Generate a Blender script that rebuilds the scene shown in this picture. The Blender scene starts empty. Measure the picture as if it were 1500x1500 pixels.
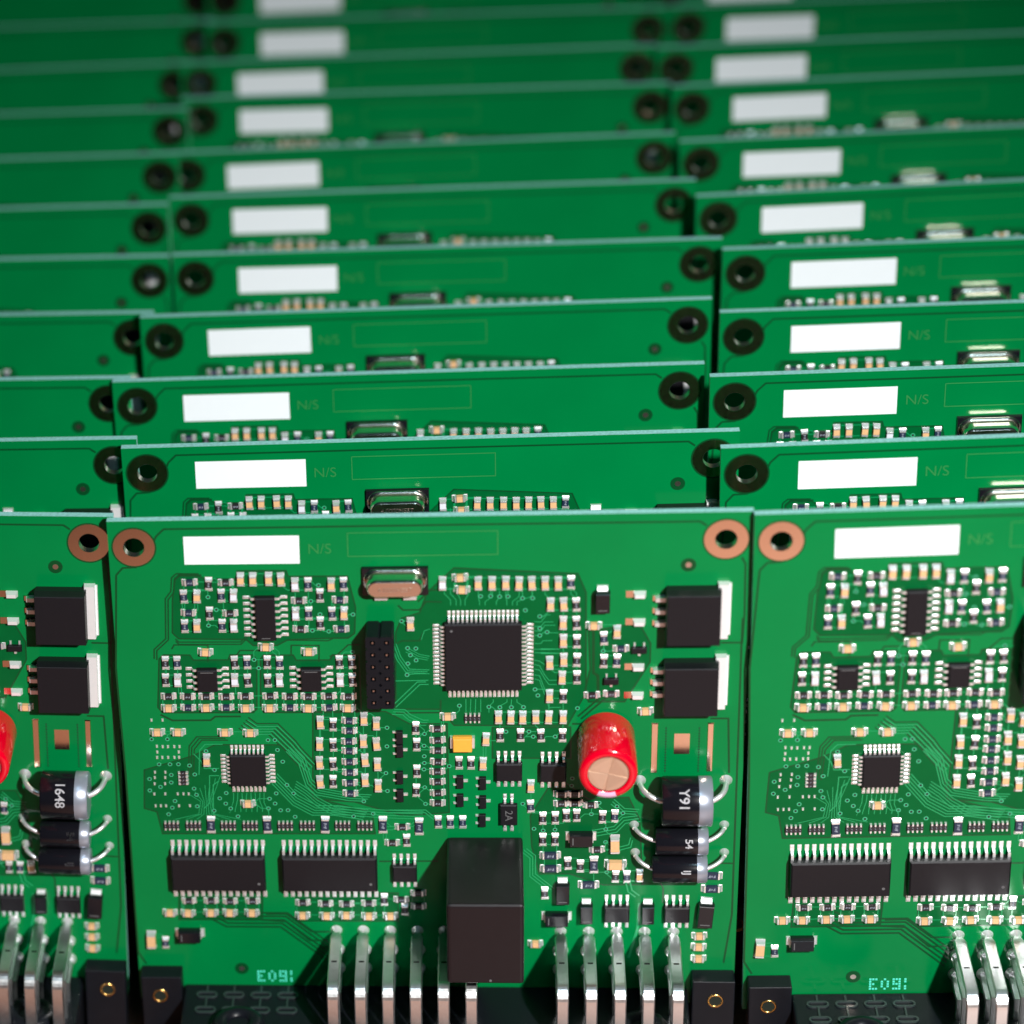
import bpy, bmesh, math, random
from mathutils import Matrix, Vector
# One Blender unit is one millimetre.
S = bpy.context.scene
S.unit_settings.system = 'METRIC'
S.unit_settings.scale_length = 0.001
COL = S.collection
rad = math.radians

# ------------------------------------------------------------------ camera
BASE = 12.0                     # height of the boards' lower edge above the table
HB, WB, TB = 107.0, 115.0, 1.6  # board height, width, thickness
cam_d = bpy.data.cameras.new('camera')
cam = bpy.data.objects.new('camera', cam_d); COL.objects.link(cam)
CR = ((0.98556822, 0.14224267, -0.09177310), (-0.00471095, -0.51888474, -0.85483123), (-0.16921314, 0.84292694, -0.51072621))
rx, dn, fw = (Vector(r) for r in CR)
cam.matrix_world = Matrix.Translation((68.601, -516.980, 268.583 + HB + BASE)) @ Matrix((rx, -dn, -fw)).transposed().to_4x4()
cam_d.sensor_width = 36.0
cam_d.lens = 4689.14 / 1500 * 36
cam_d.shift_x = (750 + 89.514) / 1500
cam_d.shift_y = (1071.81 - 750) / 1500
cam_d.clip_start = 5; cam_d.clip_end = 20000
cam_d.dof.use_dof = True
cam_d.dof.focus_distance = 601.0
cam_d.dof.aperture_fstop = 0.1125 / 10.8
S.camera = cam

# ------------------------------------------------------------------ world and lamps
W = bpy.data.worlds.new('World'); S.world = W; W.use_nodes = True
wn = W.node_tree.nodes; wl = W.node_tree.links
bg = wn['Background']
tc = wn.new('ShaderNodeTexCoord'); sx = wn.new('ShaderNodeSeparateXYZ')
mr = wn.new('ShaderNodeMapRange'); mr.inputs[1].default_value = -0.2; mr.inputs[2].default_value = 0.8
rp = wn.new('ShaderNodeValToRGB')
rp.color_ramp.elements[0].color = (0.03, 0.016, 0.014, 1); rp.color_ramp.elements[1].color = (0.03, 0.30, 0.44, 1)
wl.new(tc.outputs['Generated'], sx.inputs[0]); wl.new(sx.outputs['Z'], mr.inputs[0]); wl.new(mr.outputs[0], rp.inputs[0]); wl.new(rp.outputs[0], bg.inputs[0])
bg.inputs[1].default_value = 0.04

def lamp(name, kind, loc, target, energy, color, size):
    d = bpy.data.lights.new(name, kind); o = bpy.data.objects.new(name, d); COL.objects.link(o)
    o.location = loc; o.rotation_euler = (Vector(target) - Vector(loc)).to_track_quat('-Z', 'Y').to_euler()
    d.energy = energy; d.color = color
    if kind == 'AREA': d.shape = 'DISK'; d.size = size
    if kind == 'SPOT': d.shadow_soft_size = size; d.spot_size = rad(56); d.spot_blend = 1.0
    return o
key = lamp('key_light', 'SPOT', (270, -495, 425), (115, -70, 60), 3.15e7, (1.0, 0.975, 0.94), 11)

lamp('overhead_softbox', 'AREA', (190, -400, 880), (80, 0, 80), 0.8e6, (0.52, 0.84, 1.0), 180)
S.render.engine = 'CYCLES'
S.cycles.max_bounces = 8
S.cycles.sample_clamp_indirect = 12
S.view_settings.view_transform = 'Standard'
S.view_settings.look = 'None'
S.view_settings.exposure = 0.0
S.view_settings.gamma = 1.0
S.view_settings.use_curve_mapping = False
rnd = random.Random(7)

# ------------------------------------------------------------------ materials
MAT = {}
def mat(name, col, rough=0.5, metal=0.0, spec=0.5, coat=0.0, noise=0.0, nscale=0.4, bump=0.0, bscale=2.0, rvar=0.0, trans=0.0):
    m = bpy.data.materials.new(name); m.use_nodes = True
    nt = m.node_tree; b = nt.nodes['Principled BSDF']
    b.inputs['Base Color'].default_value = (*col, 1); b.inputs['Roughness'].default_value = rough
    b.inputs['Metallic'].default_value = metal; b.inputs['Specular IOR Level'].default_value = spec
    b.inputs['Coat Weight'].default_value = coat; b.inputs['Coat Roughness'].default_value = 0.12
    if noise or bump or rvar:
        t = nt.nodes.new('ShaderNodeTexCoord')
        n = nt.nodes.new('ShaderNodeTexNoise'); n.inputs['Scale'].default_value = nscale; n.inputs['Detail'].default_value = 5
        nt.links.new(t.outputs['Object'], n.inputs['Vector'])
        if noise:
            mx = nt.nodes.new('ShaderNodeMix'); mx.data_type = 'RGBA'
            mx.inputs[6].default_value = (*[c * (1 - noise) for c in col], 1)
            mx.inputs[7].default_value = (*[min(1, c * (1 + noise)) for c in col], 1)
            nt.links.new(n.outputs['Fac'], mx.inputs[0]); nt.links.new(mx.outputs[2], b.inputs['Base Color'])
        if rvar:
            r = nt.nodes.new('ShaderNodeMapRange'); r.inputs[3].default_value = max(.02, rough - rvar); r.inputs[4].default_value = rough + rvar
            nt.links.new(n.outputs['Fac'], r.inputs[0]); nt.links.new(r.outputs[0], b.inputs['Roughness'])
        if bump:
            n2 = nt.nodes.new('ShaderNodeTexNoise'); n2.inputs['Scale'].default_value = bscale; n2.inputs['Detail'].default_value = 3
            nt.links.new(t.outputs['Object'], n2.inputs['Vector'])
            bp = nt.nodes.new('ShaderNodeBump'); bp.inputs['Strength'].default_value = bump; bp.inputs['Distance'].default_value = 0.05
            nt.links.new(n2.outputs['Fac'], bp.inputs['Height']); nt.links.new(bp.outputs[0], b.inputs['Normal'])
    MAT[name] = m; return m
mat('mask', (0.0, 0.160, 0.039), 0.17, spec=0.16, noise=0.14, nscale=0.05, bump=0.05, bscale=1.2, rvar=0.03)
mat('mask_bare', (0.0, 0.088, 0.021), 0.32, spec=0.12, noise=0.12, nscale=0.3)
mat('mask_gap', (0.0, 0.050, 0.012), 0.35, spec=0.4)
mat('mask_track', (0.004, 0.25, 0.085), 0.28, spec=0.5)
mat('mask_via', (0.03, 0.34, 0.17), 0.25, spec=0.6)
mat('core', (0.30, 0.82, 0.62), 0.45, noise=0.6, nscale=1.6, bump=0.5, bscale=4)
mat('hole', (0.004, 0.01, 0.006), 0.6)
mat('gold', (1.0, 0.72, 0.54), 0.17, metal=1.0, noise=0.06, nscale=1.5, rvar=0.05)
mat('plating', (0.85, 0.72, 0.66), 0.28, metal=1.0)
mat('brass', (0.85, 0.52, 0.16), 0.22, metal=1.0)
mat('solder', (0.90, 0.91, 0.93), 0.30, metal=0.72, bump=0.6, bscale=1.8, rvar=0.08)
mat('tab', (0.90, 0.90, 0.92), 0.5, metal=0.55, noise=0.05)
mat('etch', (0.70, 0.62, 0.58), 0.3, metal=1.0)
mat('lead_tin', (0.86, 0.87, 0.89), 0.36, metal=0.75, noise=0.08, nscale=1.2, rvar=0.1)
mat('rib', (0.022, 0.034, 0.034), 0.35)  # same plastic as the shell; light caught on the edges put into the colour
mat('blade', (0.86, 0.88, 0.90), 0.33, metal=1.0, noise=0.12, nscale=0.7, bump=0.12, bscale=1.2, rvar=0.1)
mat('can', (0.96, 0.86, 0.76), 0.2, metal=1.0, rvar=0.06)
mat('ceramic', (0.66, 0.40, 0.20), 0.5, noise=0.12, nscale=1.5)
mat('ceramic_pale', (0.62, 0.64, 0.72), 0.5, noise=0.08, nscale=1.5)
mat('res_black', (0.016, 0.015, 0.018), 0.35)
mat('res_blue', (0.012, 0.022, 0.050), 0.35)
mat('digit', (0.26, 0.29, 0.36), 0.6)
mat('mark', (0.62, 0.62, 0.66), 0.6)
mat('mark_dim', (0.10, 0.10, 0.105), 0.6)
mat('mold', (0.007, 0.0065, 0.009), 0.42, spec=0.3, noise=0.2, nscale=2.0, bump=0.35, bscale=9)
mat('mold_smooth', (0.006, 0.006, 0.009), 0.19, spec=0.5, noise=0.15, nscale=1.0, bump=0.1, bscale=5)
mat('relay_black', (0.008, 0.006, 0.008), 0.36, spec=0.35, noise=0.15, nscale=0.5, bump=0.25, bscale=5)
mat('housing', (0.005, 0.006, 0.009), 0.38, spec=0.22, noise=0.2, nscale=0.4, bump=0.3, bscale=4)
mat('red_sleeve', (0.60, 0.0, 0.014), 0.14, coat=0.5, noise=0.03, nscale=0.2, bump=0.012, bscale=0.5)
mat('cap_end', (0.80, 0.60, 0.46), 0.38, metal=0.85, noise=0.05, nscale=1.0)
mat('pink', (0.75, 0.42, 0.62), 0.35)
mat('tantalum', (0.80, 0.36, 0.045), 0.45, noise=0.06, nscale=1.5)
mat('rust', (0.36, 0.09, 0.04), 0.5)
mat('silk_white', (0.74, 0.80, 0.84), 0.55, noise=0.02, nscale=0.6)
mat('silk_faint', (0.020, 0.190, 0.043), 0.5)
mat('silk_dots', (0.08, 0.72, 0.56), 0.4)
mat('band', (0.30, 0.33, 0.40), 0.3, metal=0.5)
mat('table', (0.36, 0.16, 0.105), 0.45, noise=0.1, nscale=0.02)

# ------------------------------------------------------------------ mesh helpers
# a board's own frame: x to the right, z up from the board's lower edge, -y out towards the viewer.
# (u, v, h) = right from the left edge, down from the top edge, out from the face
def L(u, v, h=0.0): return Vector((u, -h, HB - v))
class MB:
    def __init__(s): s.v = []; s.f = []; s.mi = []; s.mats = []; s.sm = []
    def m(s, name):
        if name not in s.mats: s.mats.append(name)
        return s.mats.index(name)
    def add(s, vs, fs, mname, smooth=False):
        o = len(s.v); i = s.m(mname); s.v += [Vector(p) for p in vs]
        for f in fs: s.f.append([o + k for k in f]); s.mi.append(i); s.sm.append(smooth)
    # frustum box: bottom rectangle at h0, top rectangle at h1 inset by t ; coordinates (u,v,h) local
    def box(s, u0, v0, u1, v1, h0, h1, mname, t=0.0, cap=True):
        q = [(u0, v0, h0), (u1, v0, h0), (u1, v1, h0), (u0, v1, h0), (u0 + t, v0 + t, h1), (u1 - t, v0 + t, h1), (u1 - t, v1 - t, h1), (u0 + t, v1 - t, h1)]
        s.add([uvh(*p) for p in q], [(0, 1, 5, 4), (1, 2, 6, 5), (2, 3, 7, 6), (3, 0, 4, 7)] + ([(4, 5, 6, 7), (3, 2, 1, 0)] if cap else []), mname)
    def poly(s, pts, h, mname):
        s.add([uvh(p[0], p[1], h) for p in pts], [tuple(range(len(pts)))], mname)
    def line(s, pts, w, h, mname):
        P = [Vector(p) for p in pts]; n = len(P); a = []; b = []
        for i in range(n):
            d0 = (P[i] - P[i - 1]).normalized() if i else (P[1] - P[0]).normalized()
            d1 = (P[i + 1] - P[i]).normalized() if i < n - 1 else d0
            d = (d0 + d1); d = d.normalized() if d.length > 1e-6 else d0
            k = 1 / max(0.4, d.dot(d0)); nn = Vector((-d.y, d.x)) * (w / 2 * k)
            a.append(P[i] + nn); b.append(P[i] - nn)
        s.add([uvh(p.x, p.y, h) for p in a + b], [(i, i + 1, n + i + 1, n + i) for i in range(n - 1)], mname)
    def ring(s, u, v, r0, r1, h, mname, n=20):
        vs = []
        for i in range(n):
            a = 2 * math.pi * i / n; c, q = math.cos(a), math.sin(a)
            vs += [uvh(u + r0 * c, v + r0 * q, h), uvh(u + r1 * c, v + r1 * q, h)]
        s.add(vs, [(2 * i, 2 * i + 1, (2 * i + 3) % (2 * n), (2 * i + 2) % (2 * n)) for i in range(n)], mname)
    def disc(s, u, v, r, h, mname, n=14): s.poly([(u + r * math.cos(2 * math.pi * i / n), v + r * math.sin(2 * math.pi * i / n)) for i in range(n)], h, mname)
    # lathe about an axis: profile = [(t along axis, radius)], frame (origin, axis, side)
    def lathe(s, org, ax, prof, mname, n=24, smooth=True, caps=True):
        ax = Vector(ax).normalized(); e = ax.orthogonal().normalized(); g = ax.cross(e); o = Vector(org); vs = []
        for t, r in prof:
            for i in range(n):
                a = 2 * math.pi * i / n; vs.append(o + ax * t + (e * math.cos(a) + g * math.sin(a)) * r)
        fs = [(j * n + i, j * n + (i + 1) % n, (j + 1) * n + (i + 1) % n, (j + 1) * n + i) for j in range(len(prof) - 1) for i in range(n)]
        s.add(vs, fs, mname, smooth)
        if caps:
            s.add(vs[:n], [tuple(range(n))[::-1]], mname); s.add(vs[-n:], [tuple(range(n))], mname)
    def tube(s, pts, r, mname, n=10):
        P = [Vector(p) for p in pts]; vs = []; up = None
        for i, p in enumerate(P):
            d = (P[min(i + 1, len(P) - 1)] - P[max(i - 1, 0)]).normalized()
            if up is None: up = d.orthogonal().normalized()
            up = (up - d * up.dot(d)).normalized(); g = d.cross(up); rr = r[i] if isinstance(r, (list, tuple)) else r
            for k in range(n):
                a = 2 * math.pi * k / n; vs.append(p + (up * math.cos(a) + g * math.sin(a)) * rr)
        fs = [(j * n + i, j * n + (i + 1) % n, (j + 1) * n + (i + 1) % n, (j + 1) * n + i) for j in range(len(P) - 1) for i in range(n)]
        s.add(vs, fs + [tuple(range(n))[::-1], tuple(range(len(vs) - n, len(vs)))], mname, True)
    # strip of rectangular cross-section following (outward, height) profile; width along third direction
    def mesh(s, name, fix=True):
        me = bpy.data.meshes.new(name); me.from_pydata([tuple(p) for p in s.v], [], s.f)
        for n in s.mats: me.materials.append(MAT[n])
        me.polygons.foreach_set('material_index', s.mi); me.polygons.foreach_set('use_smooth', s.sm)
        if fix:
            b = bmesh.new(); b.from_mesh(me); bmesh.ops.recalc_face_normals(b, faces=b.faces); b.to_mesh(me); b.free()
        me.update(); return me
def uvh(u, v, h): return Vector((u, -h, -v))
def link(name, data, parent=None, loc=(0, 0, 0), rot=(0, 0, 0)):
    o = bpy.data.objects.new(name, data); COL.objects.link(o); o.parent = parent; o.location = loc; o.rotation_euler = rot
    return o
def text_mesh(txt, size, thick, mname, name='printed_text'):
    c = bpy.data.curves.new(name, 'FONT'); c.body = txt; c.size = size; c.align_x = 'CENTER'; c.align_y = 'CENTER'; c.offset = thick; c.extrude = 0.012
    o = bpy.data.objects.new(name, c); COL.objects.link(o)
    dg = bpy.context.evaluated_depsgraph_get(); dg.update()
    me = bpy.data.meshes.new_from_object(o.evaluated_get(dg)); bpy.data.objects.remove(o); bpy.data.curves.remove(c)
    me.name = name; me.materials.clear(); me.materials.append(MAT[mname])
    return me

# ------------------------------------------------------------------ layout tables, millimetres (right, down) on the board
COMP = {
    'cV': [(23.9, 12.3), (26.2, 12.3), (29.1, 12.3), (31.3, 12.4), (40.4, 13.6), (15.8, 15.7), (42.6, 19.6), (15.5, 22.0), (15.8, 51.2), (37.5, 43.0), (37.3, 47.7), (37.2, 51.9), (37.1, 56.1), (45.7, 42.3), (45.5, 47.1), (45.7, 51.3), (45.6, 55.8), (48.0, 43.3), (47.9, 47.8), (48.0, 52.3), (48.0, 57.0), (66.9, 13.7), (69.4, 13.8), (71.8, 13.8), (74.2, 13.9), (76.5, 13.9), (78.8, 13.9), (81.1, 14.0), (79.8, 18.3), (82.1, 18.3), (82.1, 22.1), (82.1, 25.9), (82.2, 29.9), (82.0, 33.7), (79.7, 30.5), (79.7, 37.6), (54.6, 22.1), (70.4, 42.1), (72.7, 42.1), (74.9, 42.1), (77.2, 42.1), (79.6, 42.1), (82.2, 42.1), (67.6, 52.2), (68.1, 46.8), (91.7, 24.1), (76.4, 57.2), (96.7, 77.3)],
    'cH': [(28.0, 26.4), (16.8, 27.4), (35.9, 27.5), (6.8, 44.8), (10.7, 44.8), (19.6, 44.9), (24.4, 45.0), (9.3, 39.5), (16.4, 39.5), (23.8, 39.6), (28.3, 39.6), (35.4, 39.7), (42.8, 39.7), (63.7, 12.3), (63.9, 14.8), (87.5, 22.6), (61.1, 41.6), (6.9, 86.2), (10.5, 86.2), (15.0, 86.1), (18.7, 86.1), (23.0, 86.1), (32.8, 86.7), (37.4, 86.7), (41.2, 86.6), (45.6, 86.7), (23.3, 60.8), (49.7, 86.7), (77.3, 93.0), (108.2, 90.9), (108.1, 93.5), (108.2, 96.2), (97.1, 40.7)],
    'wV': [(33.8, 13.5), (22.5, 15.7), (33.8, 19.6), (22.3, 22.0), (11.3, 33.6), (22.0, 33.7), (30.3, 33.8), (41.5, 33.8), (60.5, 13.7)],
    'rV': [(18.0, 13.2), (38.3, 15.8), (17.9, 19.4), (38.2, 21.7), (9.2, 29.8), (22.1, 29.9), (28.1, 29.9), (41.5, 30.0), (9.0, 33.6), (24.4, 33.8), (28.1, 33.8), (43.8, 30.0), (43.8, 33.8), (39.9, 43.5), (39.8, 47.9), (39.7, 52.2), (39.6, 56.1), (55.2, 44.3), (55.3, 47.9), (55.3, 53.8), (55.1, 58.1), (84.4, 18.3), (84.5, 22.2), (84.5, 26.0), (84.6, 29.9), (84.6, 33.6), (82.2, 37.6), (89.4, 30.2), (70.7, 46.0), (74.5, 46.0), (78.2, 46.1), (82.2, 46.1), (63.1, 52.0), (65.4, 52.0), (48.6, 83.0), (52.5, 85.3), (53.1, 69.3), (78.6, 64.3), (80.9, 64.3), (78.7, 69.1), (80.9, 69.1), (89.7, 64.1), (83.4, 74.5), (85.7, 75.2), (92.3, 77.5), (79.1, 81.3), (83.0, 63.7), (84.9, 63.7)],
    'bV': [(36.2, 13.5), (42.7, 13.5), (13.4, 15.7), (20.3, 15.6), (36.1, 19.6), (40.4, 19.7), (13.2, 22.0), (20.1, 22.0), (11.4, 29.8), (24.4, 29.9), (30.4, 30.0), (83.4, 13.8), (89.4, 25.4), (91.8, 30.2), (5.7, 93.4), (59.1, 65.2), (61.4, 65.2), (63.7, 65.2), (76.4, 61.7), (91.9, 63.9), (94.4, 77.5)],
    'rH': [(21.2, 12.8), (34.5, 16.8), (21.7, 19.3), (34.6, 22.8), (9.4, 37.0), (13.0, 37.0), (16.4, 37.1), (20.2, 37.1), (23.8, 37.1), (28.4, 37.1), (32.1, 37.2), (35.5, 37.2), (39.3, 37.2), (42.9, 37.3), (59.2, 44.4), (59.2, 46.9), (59.2, 49.1), (59.2, 51.6), (59.1, 53.8), (59.1, 56.1), (59.1, 58.5), (59.1, 60.8), (87.4, 37.3), (90.8, 37.1), (10.8, 83.4), (15.1, 83.4), (18.8, 83.4), (23.2, 83.4), (32.9, 83.7), (37.3, 83.9), (41.3, 84.0), (45.6, 83.8), (51.8, 82.9), (52.4, 66.2), (50.4, 69.8), (55.1, 81.4), (55.1, 84.4), (82.0, 58.9), (84.5, 58.9), (82.0, 60.9), (84.5, 60.9), (87.4, 61.3), (88.7, 71.3)],
    'bH': [(14.6, 12.7), (41.9, 16.7), (14.1, 19.1), (42.0, 22.9), (12.9, 39.5), (20.1, 39.5), (32.0, 39.6), (39.3, 39.7), (42.9, 42.5), (42.9, 44.7), (42.8, 47.1), (42.8, 49.2), (42.8, 51.6), (42.8, 53.9), (42.7, 56.3), (42.7, 58.6), (92.4, 27.5)],
    'CV': [(2.9, 92.7), (92.0, 70.1)],
    'RV': [(16.0, 65.8), (26.8, 65.8), (37.8, 65.8), (48.7, 65.8), (55.5, 66.2), (88.2, 74.8)],
    'CH': [(92.2, 74.5)],
    'RH': [(80.1, 72.6), (80.1, 75.6), (87.2, 79.3), (110.1, 77.1), (110.2, 80.1)],
    'array': [(8.4, 65.9), (12.6, 65.9), (19.3, 65.9), (23.5, 65.9), (30.2, 65.9), (34.4, 65.9), (41.1, 65.9), (45.3, 65.9), (65.7, 42.1)],
    'arrayV': [(11.2, 55.1)],
    'pad': [(5.8, 42.3), (7.9, 42.3), (6.5, 48.1), (7.6, 48.2), (8.6, 48.2), (9.8, 48.2), (10.8, 48.2), (6.5, 49.4), (10.6, 49.4), (6.4, 50.6), (7.4, 50.6), (8.5, 50.6), (9.7, 50.6), (10.6, 50.6), (5.8, 53.9), (7.8, 53.9), (5.7, 55.1), (7.7, 55.1), (5.6, 56.5), (7.6, 56.5), (5.4, 58.8), (7.5, 58.8), (9.9, 58.8), (11.0, 58.8), (12.0, 58.8), (5.5, 61.5), (6.5, 61.5), (7.5, 61.5), (10.0, 61.5), (12.1, 61.5)],
    'via': [(67.3, 16.4), (69.1, 16.4), (70.7, 16.5), (72.2, 16.5), (74.8, 16.9), (76.6, 16.9), (75.3, 19.4), (77.9, 20.7), (77.9, 23.2), (79.2, 24.0), (77.9, 24.7), (54.0, 27.1), (55.5, 27.2), (54.5, 28.6), (55.5, 29.7), (54.0, 30.4), (53.8, 32.8), (53.0, 21.4), (63.3, 39.5), (68.7, 39.8), (70.7, 39.9), (72.8, 39.9), (75.0, 39.9), (77.1, 36.1), (77.6, 37.4), (84.8, 40.2), (43.9, 27.8), (89.3, 28.1), (49.9, 44.2), (49.8, 48.3), (56.8, 45.6), (56.7, 48.2), (56.7, 50.5), (56.7, 52.0), (56.6, 53.4), (61.3, 52.7), (49.5, 54.2), (71.8, 45.2), (76.0, 45.2), (76.8, 46.3), (80.8, 46.3), (4.7, 55.4), (8.9, 54.5), (8.8, 56.2), (6.7, 57.2), (4.6, 58.0), (13.4, 54.4), (13.1, 57.6), (13.5, 59.0), (9.3, 60.4), (8.7, 61.9), (7.9, 63.4), (13.5, 61.6), (17.2, 53.4), (19.2, 58.6), (17.9, 59.8), (19.0, 61.0), (19.9, 62.1), (16.7, 62.6), (21.2, 63.9), (30.8, 56.8), (28.7, 58.7), (32.0, 58.7), (27.4, 59.9), (28.4, 61.0), (27.1, 62.1), (29.4, 62.5), (30.8, 62.5), (32.1, 64.0), (45.2, 60.5), (43.2, 63.9), (46.9, 63.3), (38.1, 13.7), (17.8, 15.9), (19.2, 18.6), (17.6, 21.9), (38.2, 19.8), (36.6, 17.0), (36.7, 23.2), (39.7, 23.4), (44.2, 19.9), (25.7, 29.3), (26.5, 31.1), (44.0, 27.7), (5.6, 46.5), (8.6, 46.5), (6.7, 52.1), (8.8, 52.1), (10.4, 52.1), (12.5, 52.4), (27.6, 46.8), (28.9, 46.8), (29.3, 49.0), (30.2, 51.6), (17.2, 53.3), (15.8, 49.2), (84.0, 55.5), (83.9, 57.1), (87.6, 63.4), (89.0, 60.9), (92.3, 61.7), (93.4, 63.2), (90.3, 66.8), (90.3, 69.7), (90.6, 76.5), (77.0, 66.7), (78.7, 67.1), (80.9, 66.9), (74.9, 61.1), (56.7, 53.8), (56.7, 57.4), (56.8, 61.1), (49.8, 54.3), (49.7, 58.2), (45.2, 60.5), (46.9, 63.3), (43.1, 64.0), (77.0, 66.5), (74.9, 61.1)],
}
ZONES = [
     [(12.8,11.4),(16.5,11.5),(17.3,12.1),(23.1,12.2),(23.4,10.5),(32.3,10.6),(32.6,11.8),(43.4,11.9),(44.7,18.4),(44.4,23.9),(43.2,24.8),(32.2,25.1),(30.1,26.3),(25.7,26.3),(24.4,25.0),(11.9,24.7),(10.8,23.4),(11.2,16.4),(11.9,12.2)] ,
     [(8.0,29.0),(8.9,28.1),(13.8,28.2),(14.4,29.3),(20.9,29.3),(21.3,28.2),(25.6,28.3),(26.2,29.4),(25.8,40.0),(25.1,40.8),(8.0,40.7),(7.2,39.5)] ,
     [(26.9,29.2),(27.5,28.3),(33.0,28.4),(33.5,29.5),(39.7,29.5),(40.2,28.4),(45.1,28.5),(45.2,40.2),(44.5,40.9),(27.2,40.8),(26.5,39.6)] ,
     [(57.7,15.5),(62.6,10.5),(84.6,12.0),(86.1,15.9),(86.3,36.9),(83.0,44.0),(62.3,43.8),(59.7,40.3),(51.6,40.2),(51.9,23.8),(53.0,20.8),(56.3,19.7)] ,
     [(36.2,40.6),(49.7,40.7),(54.1,43.4),(61.0,43.4),(61.2,63.1),(52.5,63.8),(43.5,60.7),(35.6,60.0)] ,
     [(3.8,53.4),(13.4,50.2),(17.6,47.8),(30.0,47.9),(34.6,53.9),(35.7,59.7),(46.7,63.0),(47.2,67.9),(6.5,67.9),(5.7,62.9),(3.3,62.1)] ,
     [(76.3,63.8),(81.0,54.9),(87.0,60.1),(94.4,59.7),(96.5,64.6),(97.4,79.4),(90.0,79.5),(83.8,77.0),(78.0,77.0),(76.6,70.8)] ,
     [(8.9,81.7),(25.2,81.6),(24.9,87.9),(8.6,88.0)] ,
     [(31.7,81.6),(51.3,81.5),(51.2,88.1),(31.5,88.2)] ,
     [(86.6,23.9),(95.6,22.4),(97.7,26.6),(97.7,30.5),(93.3,38.9),(86.8,38.9),(86.1,36.5),(87.0,31.9)] ,
     [(69.3,44.3),(83.6,44.3),(83.7,51.1),(69.3,51.0)] ,
]
DARK_LINES = [
    (0.28,1,0.9,[(0.2,54.9),(-0.2,31.1),(1.1,11.1),(2.4,9.6),(5.0,9.5)]),
    (0.28,1,0.9,[(8.0,5.2),(8.9,3.2),(10.4,1.7),(66.9,1.7),(105.8,1.8),(107.0,2.7)]),
    (0.28,1,0.9,[(113.2,9.1),(113.9,10.4),(114.1,20.8),(113.9,26.6),(110.2,26.6)]),
    (0.28,1,0.9,[(113.8,21.5),(113.8,27.9),(114.1,86.2),(112.9,97.4)]),
    (0.28,1,0.9,[(0.2,53.7),(0.1,95.9),(1.6,98.7)]),
    (0.28,1,0.9,[(108.8,42.6),(112.0,42.6),(112.5,54.4)]),
    (0.25,1,0.9,[(110.4,74.4),(114.1,74.5)]),
    (0.25,1,0.9,[(47.8,74.2),(59.0,74.1)]),
    (0.4,1,0.9,[(87.5,23.9),(87.6,32.7),(88.4,33.3),(88.5,36.6)]),
    (0.22,2,0.55,[(16.8,11.3),(12.7,11.2),(11.8,12.0),(11.5,14.9),(10.4,16.4),(10.0,24.9),(7.7,27.2),(7.6,29.2)]),
    (0.2,2,0.5,[(11.3,24.7),(11.9,25.4),(23.4,25.5),(24.8,24.0)]),
    (0.2,1,0.9,[(31.8,25.2),(39.5,25.4),(40.5,24.9),(43.2,24.9),(44.4,23.9)]),
    (0.22,1,0.9,[(10.5,26.9),(11.0,26.0),(17.3,26.1),(17.1,29.7)]),
    (0.22,1,0.9,[(22.3,28.6),(23.2,27.3),(28.0,27.4)]),
    (0.22,1,0.9,[(32.6,28.3),(32.7,26.3),(37.8,26.4),(37.7,29.9)]),
    (0.22,1,0.9,[(39.7,28.7),(41.1,28.4),(43.2,26.3),(45.2,26.3)]),
    (0.3,1,0.9,[(7.6,41.1),(9.8,42.4),(17.0,42.4),(17.9,41.6),(22.7,41.6)]),
    (0.2,5,0.75,[(24.1,41.8),(25.7,43.2),(29.6,43.2),(32.7,46.9),(33.7,48.5),(36.2,51.7)]),
    (0.3,1,0.9,[(25.7,86.6),(29.6,86.5),(34.4,90.7),(37.9,90.7)]),
    (0.3,5,-0.9,[(15.0,87.8),(17.8,89.6),(28.4,89.6),(37.0,97.3)]),
    (0.3,1,0.9,[(23.9,87.9),(29.5,88.3),(34.0,92.8),(37.5,92.7)]),
    (0.2,3,-0.6,[(13.1,55.3),(13.6,48.8),(15.1,46.8),(20.1,46.8)]),
    (0.22,1,0.9,[(56.9,23.9),(56.2,25.6),(52.9,25.6),(51.9,26.3)]),
    (0.25,1,0.9,[(52.4,18.1),(53.3,19.1),(56.3,19.1),(57.5,17.4),(60.3,17.5)]),
    (0.25,1,0.9,[(56.0,17.4),(58.3,15.0),(60.1,15.0)]),
    (0.25,1,0.9,[(59.9,38.3),(59.8,41.0),(51.6,41.0)]),
    (0.3,2,0.8,[(84.9,42.0),(89.5,37.3)]),
    (0.3,1,0.9,[(85.8,43.6),(83.9,43.6)]),
    (0.3,1,0.9,[(55.5,80.9),(53.4,81.3)]),
    (0.25,1,0.9,[(100.5,78.6),(101.2,80.2),(101.2,83.6)]),
]
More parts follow.
